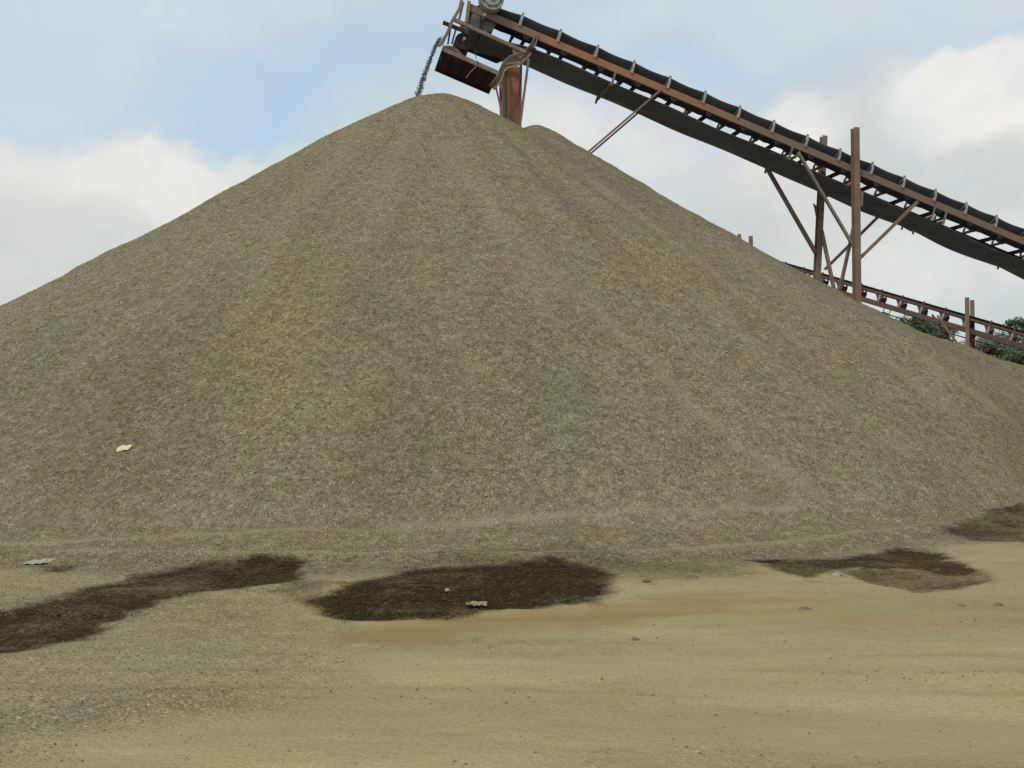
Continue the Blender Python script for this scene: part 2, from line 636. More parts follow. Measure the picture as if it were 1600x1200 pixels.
M = {}
M['ground'] = make_ground_mat()
M['pile'] = make_pile_mat()
M['stone'] = make_stone_mat()
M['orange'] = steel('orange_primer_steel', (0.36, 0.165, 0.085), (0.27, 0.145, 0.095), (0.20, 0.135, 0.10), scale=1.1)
_t = NT(M['orange'].node_tree)                      # orange just past the head, dull brown at the head and farther down
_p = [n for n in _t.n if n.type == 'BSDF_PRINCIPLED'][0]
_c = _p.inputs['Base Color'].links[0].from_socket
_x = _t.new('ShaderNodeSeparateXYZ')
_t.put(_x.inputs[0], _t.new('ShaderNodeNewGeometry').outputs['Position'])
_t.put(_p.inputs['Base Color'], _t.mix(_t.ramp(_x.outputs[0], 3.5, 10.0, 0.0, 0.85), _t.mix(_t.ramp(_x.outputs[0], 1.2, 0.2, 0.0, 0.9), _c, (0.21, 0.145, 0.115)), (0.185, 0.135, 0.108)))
M['rust'] = steel('rusty_red_steel', (0.190, 0.120, 0.092), (0.240, 0.165, 0.130), (0.150, 0.110, 0.092), scale=1.6)
M['dusty'] = steel('dusty_brown_steel', (0.245, 0.190, 0.140), (0.19, 0.140, 0.110), (0.30, 0.255, 0.19), scale=1.8)
M['dark'] = steel('dark_steel', (0.035, 0.028, 0.030), (0.060, 0.045, 0.042), (0.09, 0.06, 0.05), scale=2.5)
M['purple'] = steel('dark_red_plate', (0.050, 0.036, 0.042), (0.065, 0.045, 0.050), (0.045, 0.034, 0.040), scale=2.0)
M['belt'] = steel('rubber_belt', (0.085, 0.090, 0.115), (0.115, 0.120, 0.135), (0.14, 0.14, 0.145), rough=0.6, scale=0.9)
M['grey'] = steel('grey_bracket_steel', (0.36, 0.35, 0.33), (0.27, 0.26, 0.25), (0.20, 0.17, 0.15), scale=5)
M['drum'] = steel('dusty_drum', (0.10, 0.095, 0.085), (0.17, 0.155, 0.13), (0.06, 0.05, 0.05), scale=3)
M['far'] = steel('dull_dark_red_steel', (0.100, 0.062, 0.055), (0.135, 0.085, 0.072), (0.080, 0.056, 0.050), scale=1.2)
M['pale'] = steel('grey_green_casing', (0.30, 0.33, 0.30), (0.22, 0.24, 0.22), (0.42, 0.43, 0.40), scale=4)
M['chute'] = steel('orange_chute_steel', (0.46, 0.21, 0.125), (0.36, 0.165, 0.105), (0.42, 0.27, 0.19), scale=1.6)

# ---------------------------------------------------------------- ground sheet
def axis(fine_lo, fine_hi, step, lo, hi, growth=1.25):
    a = list(np.arange(fine_lo, fine_hi + 1e-6, step))
    s, v = step, a[-1]
    up = []
    while v < hi:
        s *= growth
        v += s
        up.append(v)
    s, v = step, a[0]
    dn = []
    while v > lo:
        s *= growth
        v -= s
        dn.append(v)
    return np.array(dn[::-1] + a + up)


gx = axis(-11, 13, 0.045, -2500, 2500)
gy = axis(2.8, 17, 0.035, -400, 4000)
X, Y, Fq = grid(gx, gy)
Z = ground_h(X, Y)
WET = [([(-260, 1070), (-120, 975), (0, 955), (60, 942), (100, 926), (200, 902), (300, 884), (400, 879), (470, 884), (478, 903), (430, 915), (330, 925), (260, 935),
         (215, 958), (150, 985), (80, 1003), (0, 1018), (-120, 1040)], 1.0),
       ([(486, 938), (560, 908), (650, 892), (760, 886), (860, 880), (930, 886), (968, 902), (958, 924), (935, 940), (850, 947), (760, 952),
         (660, 960), (580, 970), (535, 972), (512, 952)], 1.0),
       ([(1172, 874), (1250, 876), (1330, 866), (1400, 854), (1480, 862), (1528, 885), (1520, 893), (1440, 886), (1340, 884), (1300, 892), (1262, 908), (1215, 894)], 1.0),
       ([(1300, 884), (1400, 882), (1528, 884), (1552, 902), (1500, 916), (1430, 920), (1370, 912)], 0.72),
       ([(1475, 836), (1530, 812), (1600, 796), (1800, 790), (1900, 850), (1750, 862), (1600, 850), (1530, 846)], 0.7),
       ([(455, 905), (500, 912), (520, 935), (470, 938), (420, 925)], 0.45),
       ([(560, 905), (700, 876), (900, 862), (1000, 880), (1160, 885), (1200, 900), (1080, 905), (980, 912), (900, 900), (700, 900)], 0.30),
       ([(1190, 878), (1300, 872), (1340, 882), (1290, 898), (1240, 902)], 1.0),
       ([(66, 886), (110, 884), (112, 894), (70, 896)], 0.7),
       ([(1003, 902), (1020, 906), (1018, 914), (998, 910)], 0.85)]
wob = 0.10 * fbm(X / 0.55, Y / 0.40, 4, 201) + 0.05 * fbm(X / 0.12, Y / 0.1, 2, 205)
wet = np.zeros_like(X)
for pts, wt in WET:
    P = gpoly(pts)
    cy = np.mean([q[1] for q in P])
    d = poly_sd(X, Y, P)
    wet = np.maximum(wet, wt * sstep(d + wob * 1.5, 0.12, -0.14))
wet *= 1 + 0.35 * fbm(X / 0.5, Y / 0.4, 3, 240)
u = foot_u(X, Y)
nz = fbm(X / 1.4, Y / 0.7, 4, 211)
gravel = sstep(u + 0.75 * nz + 0.3 * fbm(X / 0.3, Y / 0.2, 3, 217), -1.35, 0.35)
GL = gpoly([(-200, 860), (520, 900), (500, 960), (560, 1040), (420, 1110), (150, 1150), (-100, 1300), (-700, 1100)])
gravel = np.maximum(gravel, 0.5 * sstep(poly_sd(X, Y, GL) + 0.45 * nz, 0.5, -0.7))
gravel = np.maximum(gravel, 0.9 * sstep(poly_sd(X, Y, gpoly(WET[1][0])), 0.05, -0.1))
gravel = np.clip(gravel + 0.25 * sstep(fbm(X / 1.9, Y / 0.8, 4, 222), 0.15, 0.5), 0, 1)
RU = [([(520, 985), (700, 955), (960, 945), (1150, 930), (1140, 960), (820, 985), (640, 1010), (540, 1005)], 0.75),
      ([(1000, 940), (1300, 930), (1600, 930), (1750, 935), (1700, 980), (1300, 985), (1050, 980)], 0.38),
      ([(1290, 892), (1430, 884), (1440, 892), (1310, 900)], 0.9)]
rust = np.zeros_like(X)
for pts, wt in RU:
    rust = np.maximum(rust, wt * sstep(poly_sd(X, Y, gpoly(pts)) + wob * 2.5, 0.25, -0.25))
rust *= np.clip(1.0 + 0.8 * fbm(X / 1.2, Y / 0.4, 4, 231), 0, 1)
grey = np.maximum(0.5 * sstep(fbm(X / 2.6, Y / 0.9, 4, 251), 0.0, 0.45), 0.0)
far = sstep(np.hypot(X, Y), 40, 90)
TRACK = [(-200, 852), (0, 848), (150, 842), (300, 834), (480, 827), (640, 824), (760, 816), (900, 804), (1100, 797), (1240, 794)]


def track_pale(x, y):
    P = [tuple(hit(*q).xy) for q in TRACK]
    d = line_d(x, y, P) + 0.03 * fbm(x / 0.6, y / 0.3, 3, 601)
    return 0.8 * np.exp(-(np.clip(d, 0, 99) / 0.06) ** 2) * np.clip(0.8 + 0.6 * fbm(x / 1.1, y * 0, 3, 603), 0.2, 1)


pale = np.clip(track_pale(X, Y) + 0.75 * ridge(X, u, 2, 0.05), 0, 1) + 0.10 * sstep(u, 0.1, 0.9) * np.clip(1 + fbm(X / 1.6, Y / 0.5, 3, 262), 0, 2)
pale = np.clip(pale, 0, 1)
gravel = np.clip(gravel * (1 - far) + 0.3 * far, 0, 1)
Z = Z - 0.05 * sstep(poly_sd(X, Y, gpoly(WET[3][0])), 0.2, -0.3) - 0.015 * np.clip(wet, 0, 1)
ZG = Z
ground = np_mesh('ground', np.stack([X, Y, Z], 1), Fq, M['ground'], True,
                 dict(gravel=gravel, wet=np.clip(wet, 0, 1), rust=rust, grey=grey, pale=pale))
tag(ground, kind='structure')

# ---------------------------------------------------------------- gravel pile
px_ = axis(-19, 17, 0.075, -34, 34, 1.12)
py_ = np.concatenate([np.arange(8.2, 13, 0.045), np.arange(13, 29, 0.075), np.arange(29, 48, 0.3)])
X, Y, Fq = grid(px_, py_)
Z, u = pile_h(X, Y)
ax_, ay_ = X + 2.15, Y - 26.0
phi = np.arctan2(ax_, -ay_)
rr = np.hypot(ax_, ay_)
stk = fbm(phi * 9 + 3, rr / 7, 4, 301)
stk2 = fbm(phi * 30, rr / 5, 3, 303)
warm = np.clip(0.35 + 0.9 * fbm(X / 4.2, Z / 2.2, 4, 311) + 0.25 * stk, 0, 1)
cool = np.clip(0.10 + 1.0 * fbm(X / 3.6 + 40, Z / 2.0, 4, 321) + 0.35 * stk, 0, 1)


pale = np.clip(0.10 * stk2, 0, 1) + 0.14 * sstep(u + 0.3 * fbm(X / 1.2, Y / 0.8, 3, 371), 2.2, 1.2)
# brighter fines that ran down the face in tongues, and patches of browner and greener stone
TONGUES = [([(930, 480), (1010, 560), (1100, 650), (1180, 715), (1270, 765)], 0.13, 0.42), ([(690, 225), (760, 320), (850, 420), (930, 480)], 0.25, 0.22),
           ([(1390, 520), (1480, 590), (1560, 640)], 0.2, 0.35), ([(1100, 470), (1250, 600), (1380, 690), (1560, 750)], 0.3, 0.22),
           ([(560, 200), (450, 330), (380, 480)], 0.3, 0.2), ([(650, 190), (600, 300), (560, 420)], 0.25, 0.15), ([(900, 260), (1080, 400), (1250, 540)], 0.25, 0.22), ([(1180, 420), (1360, 540), (1500, 660)], 0.2, 0.25), ([(760, 330), (900, 560), (1000, 640)], 0.15, 0.2)]
pale = np.maximum(pale, track_pale(X, Y))
for P, wd, am in TONGUES:
    P = [tuple(hit(*q).xy) for q in P]
    d = line_d(X, Y, P) + 0.10 * fbm(X / 0.5, Y / 0.5, 3, 351)
    pale = np.maximum(pale, am * np.exp(-(np.clip(d, 0, 99) / wd) ** 2))


def patches(base, lst, seed):
    for px, py, r, am in lst:
        c = hit(px, py)
        rw = r / F * c.y
        d = np.hypot(X - c.x, (Z - c.z) * 0.8) / rw + 0.35 * fbm(X / 0.9, Z / 1.2, 4, seed)
        base = base + am * np.exp(-np.clip(d, 0, 9) ** 2)
    return base


dark = np.clip(0.9 * sstep(fbm(phi * 7 + 0.25 * fbm(X / 2, Z / 2, 2, 405), rr / 9, 4, 403), -0.1, 0.55), 0, 1)
warm = np.clip(patches(0.6 * warm, [(430, 480, 110, .5), (470, 640, 150, .45), (1080, 440, 130, .45), (1300, 620, 150, .4), (820, 250, 60, .3)], 381), 0, 1)
cool = np.clip(patches(0.55 * cool, [(20, 590, 90, .9), (650, 640, 120, .7), (570, 420, 80, .7), (640, 520, 90, .6), (860, 560, 90, .7), (880, 500, 50, .5), (120, 480, 60, .4), (230, 440, 60, .4), (1595, 730, 45, .9), (240, 590, 60, .5),
                                    (60, 760, 90, .3), (880, 660, 70, .4), (700, 230, 60, .3)], 391), 0, 1) * (1 - 0.5 * warm)
pile = np_mesh('gravel_pile', np.stack([X, Y, Z], 1), Fq, M['pile'], True, dict(warm=warm, cool=cool, pale=pale, dark=dark))
tag(pile, 'huge cone-shaped heap of grey-green crushed stone under the conveyor', 'gravel pile')


# ---------------------------------------------------------------- loose stones (uncountable)
rng = np.random.default_rng(7)


def stones(name, n, xr, yr, rmin, rmax, accept, mat_, power=2.2, sink=0.3):
    x = rng.uniform(*xr, n)
    y = yr[0] + (yr[1] - yr[0]) * rng.uniform(0, 1, n) ** 1.2
    k = accept(x, y)
    x, y = x[k], y[k]
    n = len(x)
    r = rmin + (rmax - rmin) * rng.uniform(0, 1, n) ** power
    z = surf_h(x, y) + r * (0.5 - sink)
    base = np.array([(1, 0, 0), (0, 1, 0), (-1, 0, 0), (0, -1, 0), (0.2, 0.1, 0.75), (-0.1, 0.1, -0.7)], float)
    a = rng.uniform(0, 6.283, n)
    sc = rng.uniform(0.55, 1.25, (n, 6, 1))
    V = base[None] * sc
    ca, sa = np.cos(a)[:, None], np.sin(a)[:, None]
    tl = rng.normal(0, 0.35, n)[:, None]
    X1 = V[..., 0] * ca - V[..., 1] * sa
    Y1 = V[..., 0] * sa + V[..., 1] * ca
    Z1 = V[..., 2] + X1 * tl
    V = np.stack([X1, Y1, Z1], -1) * r[:, None, None] + np.stack([x, y, z], -1)[:, None, :]
    f = np.array([(0, 1, 4), (1, 2, 4), (2, 3, 4), (3, 0, 4), (1, 0, 5), (2, 1, 5), (3, 2, 5), (0, 3, 5)])
    Fq = (f[None] + 6 * np.arange(n)[:, None, None]).reshape(-1, 3)
    tone = np.repeat(rng.uniform(0, 1, n) ** 1.6, 6)
    wv = np.repeat(wet_at(x, y), 6)
    return np_mesh(name, V.reshape(-1, 3), Fq, mat_, False, dict(tone=tone, wet=wv))


def wet_at(x, y):
    r = np.zeros_like(x)
    for pts, wt in WET:
        r = np.maximum(r, wt * sstep(poly_sd(x, y, gpoly(pts)), 0.12, -0.12))
    return r * 0.7


def acc_ground(x, y):
    uu = y - np.interp(x, FX, FY)
    g = sstep(uu + 0.5 * fbm(x / 1.4, y / 0.7, 3, 211), -0.9, 0.1)
    g = np.maximum(g, 0.35 * sstep(poly_sd(x, y, GL), 0.6, -0.6))
    g = np.maximum(g, 0.03 + 0.16 * sstep(fbm(x / 1.1, y / 0.45, 4, 401), 0.1, 0.6))
    return (rng.uniform(0, 1, len(x)) < g * (1 - 0.8 * np.clip(ridge(x, uu, 1, 0.1) + ridge(x, uu, 2, 0.1), 0, 1))) & (np.abs(x) < 0.75 * y + 0.5)


st = stones('loose_gravel', 85000, (-8.5, 9.5), (4.0, 11.5), 0.0035, 0.0105, acc_ground, M['stone'])
tag(st, 'fine loose crushed stone strewn over the yard at the foot of the heap', 'gravel', kind='stuff')


def acc_pile(x, y):
    uu = y - np.interp(x, FX, FY)
    return (uu > 1.4) & (np.abs(x) < 0.72 * y + 0.5) & (np.hypot(x + 1, y - 27) < 18)


st = stones('surface_gravel', 90000, (-13, 14), (9.2, 27.0), 0.006, 0.020, acc_pile, M['stone'], 2.6)
tag(st, 'larger crushed stone chips lying over the face of the heap', 'gravel', kind='stuff')

# ---------------------------------------------------------------- conveyor frames
class Line:
    """local frame of an inclined conveyor: a down the belt, l across (away from camera), w up"""
    def __init__(s, PA, PB):
        s.o = PA
        s.d = (PB - PA).normalized()
        s.n = Vector((-s.d.y, s.d.x, 0)).normalized()
        s.w = s.d.cross(s.n)
        if s.w.z < 0: s.w = -s.w

    def __call__(s, a, l=0.0, w_=0.0):
        return s.o + s.d * a + s.n * l + s.w * w_

    def pl(s, px, py, l=0.0):
        """real point seen in direction (px, py) on the upright plane at offset l"""
        r = ray(px, py)
        q = s.o + s.n * l
        t = (q - CAM).dot(s.n) / r.dot(s.n)
        return CAM + r * t

    def a_of(s, p):
        return (p - s.o).dot(s.d)

    def w_of(s, p):
        return (p - s.o).dot(s.w)


C1 = Line(at(836, 54, 26.46), at(1555, 358, 29.96))
WD = 1.5
AH = C1.a_of(C1.pl(731, 8))           # head end of the stringers
AT = 24.0
conv = empty('conveyor', C1(0, WD / 2, 0))
tag(conv, 'long inclined belt conveyor with orange side beams reaching over the heap', 'conveyor', 'inclined belt conveyors')
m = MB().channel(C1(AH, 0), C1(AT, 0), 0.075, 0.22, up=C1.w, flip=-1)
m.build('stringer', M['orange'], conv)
m = MB().channel(C1(AH, WD), C1(AT, WD), 0.075, 0.22, up=C1.w, flip=1)
tag(m.build('stringer', M['rust'], conv), 'far side beam in dark rusty red')

a_first = C1.a_of(C1.pl(931, 84))
SP = (C1.a_of(C1.pl(1507, 334)) - a_first) / 11
IDL = [a_first + SP * i for i in range(-2, 19)]


def trough(l, a):
    """height of carrying belt across its width, sagging between idlers"""
    x = (l - 0.10) / 1.30
    k = min(x, 1 - x) * 1.30
    wing = max(0.0, 0.36 - k) / 0.36
    ph = ((a - a_first) / SP) % 1.0
    sag = math.sin(math.pi * ph) ** 1.0
    flat = max(0.0, min(1.0, (a - AH - 0.4) / 1.6))
    return 0.19 + (0.29 - 0.024 * sag) * wing ** 0.85 * (0.35 + 0.65 * flat) + 0.10 * (1 - flat) - 0.02 * sag


# carrying belt
PC = C1.a_of(C1.pl(757, 22))
HP = (PC, -0.14)                      # head pulley centre (a, w)
HR = 0.42
rows = []
NL = 17
for i in range(170):
    a = HP[0] + (AT - 0.6 - HP[0]) * i / 169 if i else HP[0]
    rows.append([C1(a, 0.10 + 1.30 * j / (NL - 1), trough(0.10 + 1.30 * j / (NL - 1), a)) for j in range(NL)])
a = HP[0]
MB().sheet(rows, 0.016).build('carrying_belt', M['belt'], conv)
rows = []
for i in range(13):                    # belt wrapped round the head pulley
    t_ = math.pi / 2 + math.pi * 1.12 * i / 12
    rr_ = HR + 0.015
    rows.append([C1(HP[0] + rr_ * math.cos(t_), 0.12 + 1.26 * j / 6, HP[1] + rr_ * math.sin(t_)) for j in range(7)])
MB().sheet(rows, 0.012).build('belt_wrap', M['belt'], conv)
# gravel riding on the belt
rows = []
for i in range(150):
    a = HP[0] + (AT - 1 - HP[0]) * i / 149
    rows.append([C1(a, 0.42 + 0.66 * j / 8, 0.20 + 0.10 * math.sin(math.pi * j / 8) + 0.02 * random.Random(i * 9 + j).uniform(-1, 1)) for j in range(9)])
gl = MB().sheet(rows, 0.02).build('gravel_load', M['pile'], None)
tag(gl, 'strip of crushed stone riding up the upper conveyor belt', 'gravel', kind='stuff')

# return belt with long sags between its hangers
RET = [C1.a_of(C1.pl(x, y, 1.4)) for x, y in ((742, 66), (938, 142), (1200, 262), (1432, 356))] + [14.5, 18.6, 23.2]
RET = sorted(RET)
print('RET', RET)
SG = [0.0, 0.05, 0.06, 0.05, 0.06, 0.07, 0.08]
rows = []
a0 = HP[0] + 0.1
for i in range(150):
    a = a0 + (AT - 0.5 - a0) * i / 149
    k = max(0, min(len(RET) - 2, sum(1 for r_ in RET if r_ <= a) - 1))
    ph = (a - RET[k]) / (RET[k + 1] - RET[k])
    sag = SG[min(k, 6)] * 4 * max(0, ph) * max(0, 1 - ph)
    drop = -0.38 - sag - 0.016 * max(0, min(a, 16) - 5)
    ease = max(0.0, min(1.0, (a - a0) / 1.5))
    drop = (HP[1] - HR - 0.02) * (1 - ease) + drop * ease
    rows.append([C1(a, 0.10 + 1.32 * j / 8, drop - 0.05 * math.sin(math.pi * j / 8) * ease + 0.02 * math.sin(a * 1.7 + j)) for j in range(9)])
MB().sheet(rows, 0.016).build('return_belt', M['belt'], conv)

for a in RET[1:]:
    rr_o = empty('return_roller', C1(a, WD / 2, -0.46) - conv.location, conv)
    MB().tube(C1(a, 0.05, -0.47), C1(a, WD - 0.05, -0.47), 0.055, 14).build('roller', M['drum'], rr_o)
    MB().beam(C1(a, -0.02, -0.10), C1(a, -0.02, -0.56), 0.07, 0.02, up=C1.n).build('hanger', M['rust'], rr_o)
    MB().beam(C1(a, WD + 0.02, -0.10), C1(a, WD + 0.02, -0.60), 0.07, 0.02, up=C1.n).build('hanger', M['dusty'], rr_o)


# one idler set built, then copied along the frame
def copy_tree(o, parent, off):
    c = o.copy()
    COL.objects.link(c)
    c.parent = parent
    c.location = o.location + off
    for ch in list(o.children):
        g = ch.copy()
        COL.objects.link(g)
        g.parent = c
    return c


a = IDL[0]
idl = empty('idler', C1(a, WD / 2, 0.11) - conv.location, conv)
MB().angle(C1(a - 0.04, -0.03, 0.112), C1(a - 0.04, WD + 0.03, 0.112), 0.07, 0.008, up=C1.w).build('base_angle', M['rust'], idl)
for sd in (0, 1):
    l0 = -0.035 if sd == 0 else WD + 0.035
    l1 = 0.055 if sd == 0 else WD - 0.055
    b_ = MB().beam(C1(a, l0, 0.06), C1(a, l0, 0.30), 0.085, 0.014, up=C1.n)
    b_.beam(C1(a, l0, 0.29), C1(a, l1, 0.49), 0.075, 0.016, up=C1.n)
    b_.tube(C1(a - 0.03, l1, 0.475), C1(a + 0.03, l1, 0.475), 0.045, 10)
    b_.build('bracket', M['grey'], idl)
MB().tube(C1(a, 0.46, 0.135), C1(a, 1.04, 0.135), 0.045, 12).build('roller', M['drum'], idl)
MB().tube(C1(a, 0.07, 0.37), C1(a, 0.45, 0.135), 0.045, 12).build('roller', M['drum'], idl)
MB().tube(C1(a, WD - 0.07, 0.37), C1(a, WD - 0.45, 0.135), 0.045, 12).build('roller', M['drum'], idl)
for b_ in IDL[1:]:
    copy_tree(idl, conv, C1.d * (b_ - a))

# cross members: a channel below the stringers with gusset plates
a = IDL[0] + 0.30
cm = empty('cross_member', C1(a, WD / 2, -0.15) - conv.location, conv)
MB().hbeam(C1(a, 0.0, -0.165), C1(a, WD, -0.165), 0.10, 0.10, 0.012, up=C1.w).build('channel', M['dark'], cm)
for l0 in (0.015, WD - 0.03):
    b_ = MB().slab([C1(a - 0.14, l0, -0.112), C1(a + 0.14, l0, -0.112), C1(a + 0.05, l0, -0.25), C1(a - 0.05, l0, -0.25)], 0.012)
    b_.build('gusset', M['dark'], cm)
for b_ in IDL[1:]:
    copy_tree(cm, conv, C1.d * (b_ - IDL[0]))

# head end -----------------------------------------------------------------
hp = empty('head_pulley', C1(HP[0], WD / 2, HP[1]) - conv.location, conv)
MB().tube(C1(HP[0], 0.14, HP[1]), C1(HP[0], WD - 0.14, HP[1]), HR, 28).build('drum', M['drum'], hp)
MB().tube(C1(HP[0], -0.22, HP[1]), C1(HP[0], WD + 0.2, HP[1]), 0.05, 14).build('shaft', M['grey'], hp)
sn = C1.a_of(C1.pl(724, 64, 0.2))
snw = C1.w_of(C1.pl(724, 64, 0.2))
sp_ = empty('snub_pulley', C1(sn, WD / 2, snw) - conv.location, conv)
MB().tube(C1(sn, 0.2, snw), C1(sn, WD - 0.2, snw), 0.25, 22).build('drum', M['dark'], sp_)
MB().tube(C1(sn, 0.0, snw), C1(sn, WD, snw), 0.04, 12).build('shaft', M['grey'], sp_)
# drive: reducer casing and round motor on the near side of the head
q = C1.pl(767, 0, -0.12)
dr = empty('drive_unit', q - conv.location, conv)
qa, qw = C1.a_of(q), C1.w_of(q)
MB().tube(C1(qa, -0.30, qw), C1(qa, -0.02, qw), 0.37, 26).build('gear_casing', M['pale'], dr)
MB().tube(C1(qa, -0.335, qw), C1(qa, -0.302, qw), 0.25, 26).tube(C1(qa, -0.37, qw), C1(qa, -0.336, qw), 0.10, 16).build('cover', M['grey'], dr)
b_ = MB()
for k in range(8):
    t_ = k * math.pi / 4
    b_.tube(C1(qa + 0.29 * math.cos(t_), -0.325, qw + 0.29 * math.sin(t_)), C1(qa + 0.29 * math.cos(t_), -0.30, qw + 0.29 * math.sin(t_)), 0.022, 6)
b_.build('bolt_ring', M['dark'], dr)
MB().tube(C1(qa + 0.15, 0.25, qw + 0.62), C1(qa + 0.15, 0.95, qw + 0.62), 0.2, 20).build('motor', M['pale'], dr)

PL = C1.pl


def bar(name, pts, w_, h, m_, l=0.0, l2=None, up=None):
    b = MB()
    q = [PL(x, y, l + ((l2 - l) * i / max(1, len(pts) - 1) if l2 is not None else 0)) for i, (x, y) in enumerate(pts)]
    for p0, p1 in zip(q[:-1], q[1:]):
        b.beam(p0, p1 + (p1 - p0).normalized() * min(w_, h) * 0.3, w_, h, up=up or C1.n)
    return b.build(name, m_, conv)


bar('lower_rail', [(706, 29), (760, 54), (820, 81)], 0.11, 0.07, M['dusty'], -0.03)
bar('lower_rail', [(706, 29), (836, 88)], 0.10, 0.07, M['rust'], WD)
bar('rail_stub', [(692, 35), (726, 49)], 0.11, 0.06, M['dark'], 0.05)
bar('nose_bar', [(724, -12), (718, 14), (706, 34), (699, 52), (686, 72)], 0.09, 0.04, M['dusty'], -0.06)
bar('nose_bar', [(724, -12), (718, 14), (706, 34), (699, 52), (690, 70)], 0.08, 0.04, M['rust'], WD)
bar('nose_post', [(733, 2), (729, 34)], 0.10, 0.06, M['dusty'], -0.02)
bar('nose_post', [(724, 4), (716, 36)], 0.07, 0.05, M['rust'], 0.30)
bar('nose_post', [(704, 44), (700, 68)], 0.05, 0.05, M['dark'], 0.10)
bar('nose_post', [(712, 47), (706, 68)], 0.05, 0.05, M['dark'], 0.40)
bar('nose_post', [(692, 80), (688, 94)], 0.05, 0.04, M['dark'], 0.30)
# guard plate on the far side and behind the pulley
b_ = MB().slab([C1(HP[0] - 0.30, WD + 0.03, 0.1), C1(HP[0] + 1.7, WD + 0.03, 0.1), C1(HP[0] + 0.9, WD + 0.03, -0.62), C1(HP[0] - 0.3, WD + 0.03, -0.62)], 0.01)
b_.build('side_plate', M['dark'], conv)
b_ = MB().slab([PL(741, 10, 0.02), PL(752, 15, 0.02), PL(748, 48, 0.02), PL(732, 40, 0.02)], 0.012)
b_.build('bearing_plate', M['drum'], conv)

# maintenance tray hung under the head
tr = empty('tray', C1.pl(735, 95, 0.7) - conv.location, conv)
n0, n1 = PL(690, 78, 0.0), PL(779, 117, 0.0)
f0, f1 = n0 + C1.n * 1.15 - C1.w * 0.14, n1 + C1.n * 1.15 - C1.w * 0.14
MB().slab([n0, n1, f1, f0], 0.02).build('floor_plate', M['purple'], tr)
MB().channel(n0 + C1.w * 0.05 - C1.n * 0.01, n1 + C1.w * 0.05 - C1.n * 0.01, 0.05, 0.13, 0.01, up=C1.w, flip=-1).build('edge_channel', M['dusty'], tr)
MB().channel(f0 + C1.n * 0.03, f1 + C1.n * 0.03, 0.05, 0.10, 0.01, up=C1.w, flip=1).build('edge_channel', M['purple'], tr)
b_ = MB()
for k in range(1, 5):
    p0, p1 = n0.lerp(n1, k / 5), f0.lerp(f1, k / 5)
    b_.angle(p0 - C1.w * 0.004, p1 - C1.w * 0.004, 0.05, 0.008, up=-C1.w)
b_.build('rib', M['purple'], tr)
# spilled fines banked in the corner of the tray
rows = [[n0.lerp(n1, i / 12 * 0.42) + C1.n * (0.06 + j * 0.05) + C1.w * (0.12 + 0.20 * math.sin(math.pi * (0.15 + 0.85 * i / 12)) * math.sin(math.pi * (j + 0.5) / 6)) for j in range(6)] for i in range(13)]
sp2 = MB().sheet(rows, 0.03).build('spilled_fines', M['stone'])
tag(sp2, 'small bank of spilled stone fines lying on the tray under the conveyor head', 'gravel', kind='stuff')
b_ = MB()
b_.path([PL(740, 66, 0.2), PL(742, 78, 0.2), PL(744, 92, 0.2)], 0.012, 6)
b_.build('hanger_rod', M['dark'], tr)
b_ = MB().path([PL(779, 84, 0.3), PL(787, 98, 0.3)], 0.012, 6)
b_.build('hanger_rod', M['dark'], tr)
b_ = MB().path([PL(746, 94, -0.03), PL(744, 104, -0.03), PL(736, 112, -0.03), PL(728, 122, -0.03)], 0.014, 6)
b_.build('cable', M['dusty'], tr)

# steel spill chute standing in the heap with its bent hood
ch = empty('chute', PL(800, 150, 0.2) - conv.location, conv)
l0, l1 = 0.0, 0.42
tl, tr_ = PL(784, 100, l0), PL(817, 96, l0)
bl, br = PL(786, 210, l0), PL(815, 214, l0)
b_ = MB()
b_.slab([tl + C1.n * l1, tr_ + C1.n * l1, br + C1.n * l1, bl + C1.n * l1], 0.012)
b_.build('back_plate', M['chute'], ch)
b_ = MB().slab([tl, tl.lerp(tr_, 0.42) + C1.n * l1 * 0.9, bl.lerp(br, 0.35) + C1.n * l1 * 0.9, bl], 0.012)
b_.build('side_plate', M['dusty'], ch)
b_ = MB().slab([tr_ + C1.n * l1 * 0.2, tr_ + C1.n * l1, br + C1.n * l1, br + C1.n * l1 * 0.1], 0.012)
b_.build('side_plate', M['rust'], ch)
b_ = MB().beam(tl - C1.w * 0.02, tr_ - C1.w * 0.02, 0.05, 0.03, up=C1.n)
b_.build('lip', M['dusty'], ch)
hood = []
for (x, y) in ((838, 54), (834, 68), (826, 80), (813, 91), (800, 96), (790, 101), (784, 110), (780, 122), (768, 137)):
    hood.append((x, y))
rows = []
for i, (x, y) in enumerate(hood):
    x0, y0 = hood[max(0, i - 1)]
    x1, y1 = hood[min(len(hood) - 1, i + 1)]
    dx, dy = x1 - x0, y1 - y0
    L_ = math.hypot(dx, dy)
    nx, ny = -dy / L_, dx / L_
    wd_ = [2.5, 3.5, 6.0, 9.0, 10.0, 7.0, 4.5, 5.5, 5.5][i]
    rows.append([PL(x + nx * wd_ * k, y + ny * wd_ * k, -0.05 + 0.10 * (1 - k * k)) for k in (-1, -0.5, 0, 0.5, 1)])
MB().sheet(rows, 0.02).build('hood', M['dusty'], ch)
b_ = MB().slab([PL(800, 72, -0.02), PL(826, 80, -0.02), PL(812, 92, -0.02), PL(802, 86, -0.02)], 0.012)
b_.build('gusset', M['dusty'], ch)
MB().beam(PL(775, 136, 0.1), PL(788, 196, 0.1), 0.045, 0.045, up=C1.n).build('strut', M['dusty'], ch)
MB().beam(PL(826, 92, -0.08), PL(811, 208, -0.08), 0.07, 0.05, up=C1.n).build('strut', M['rust'], ch)
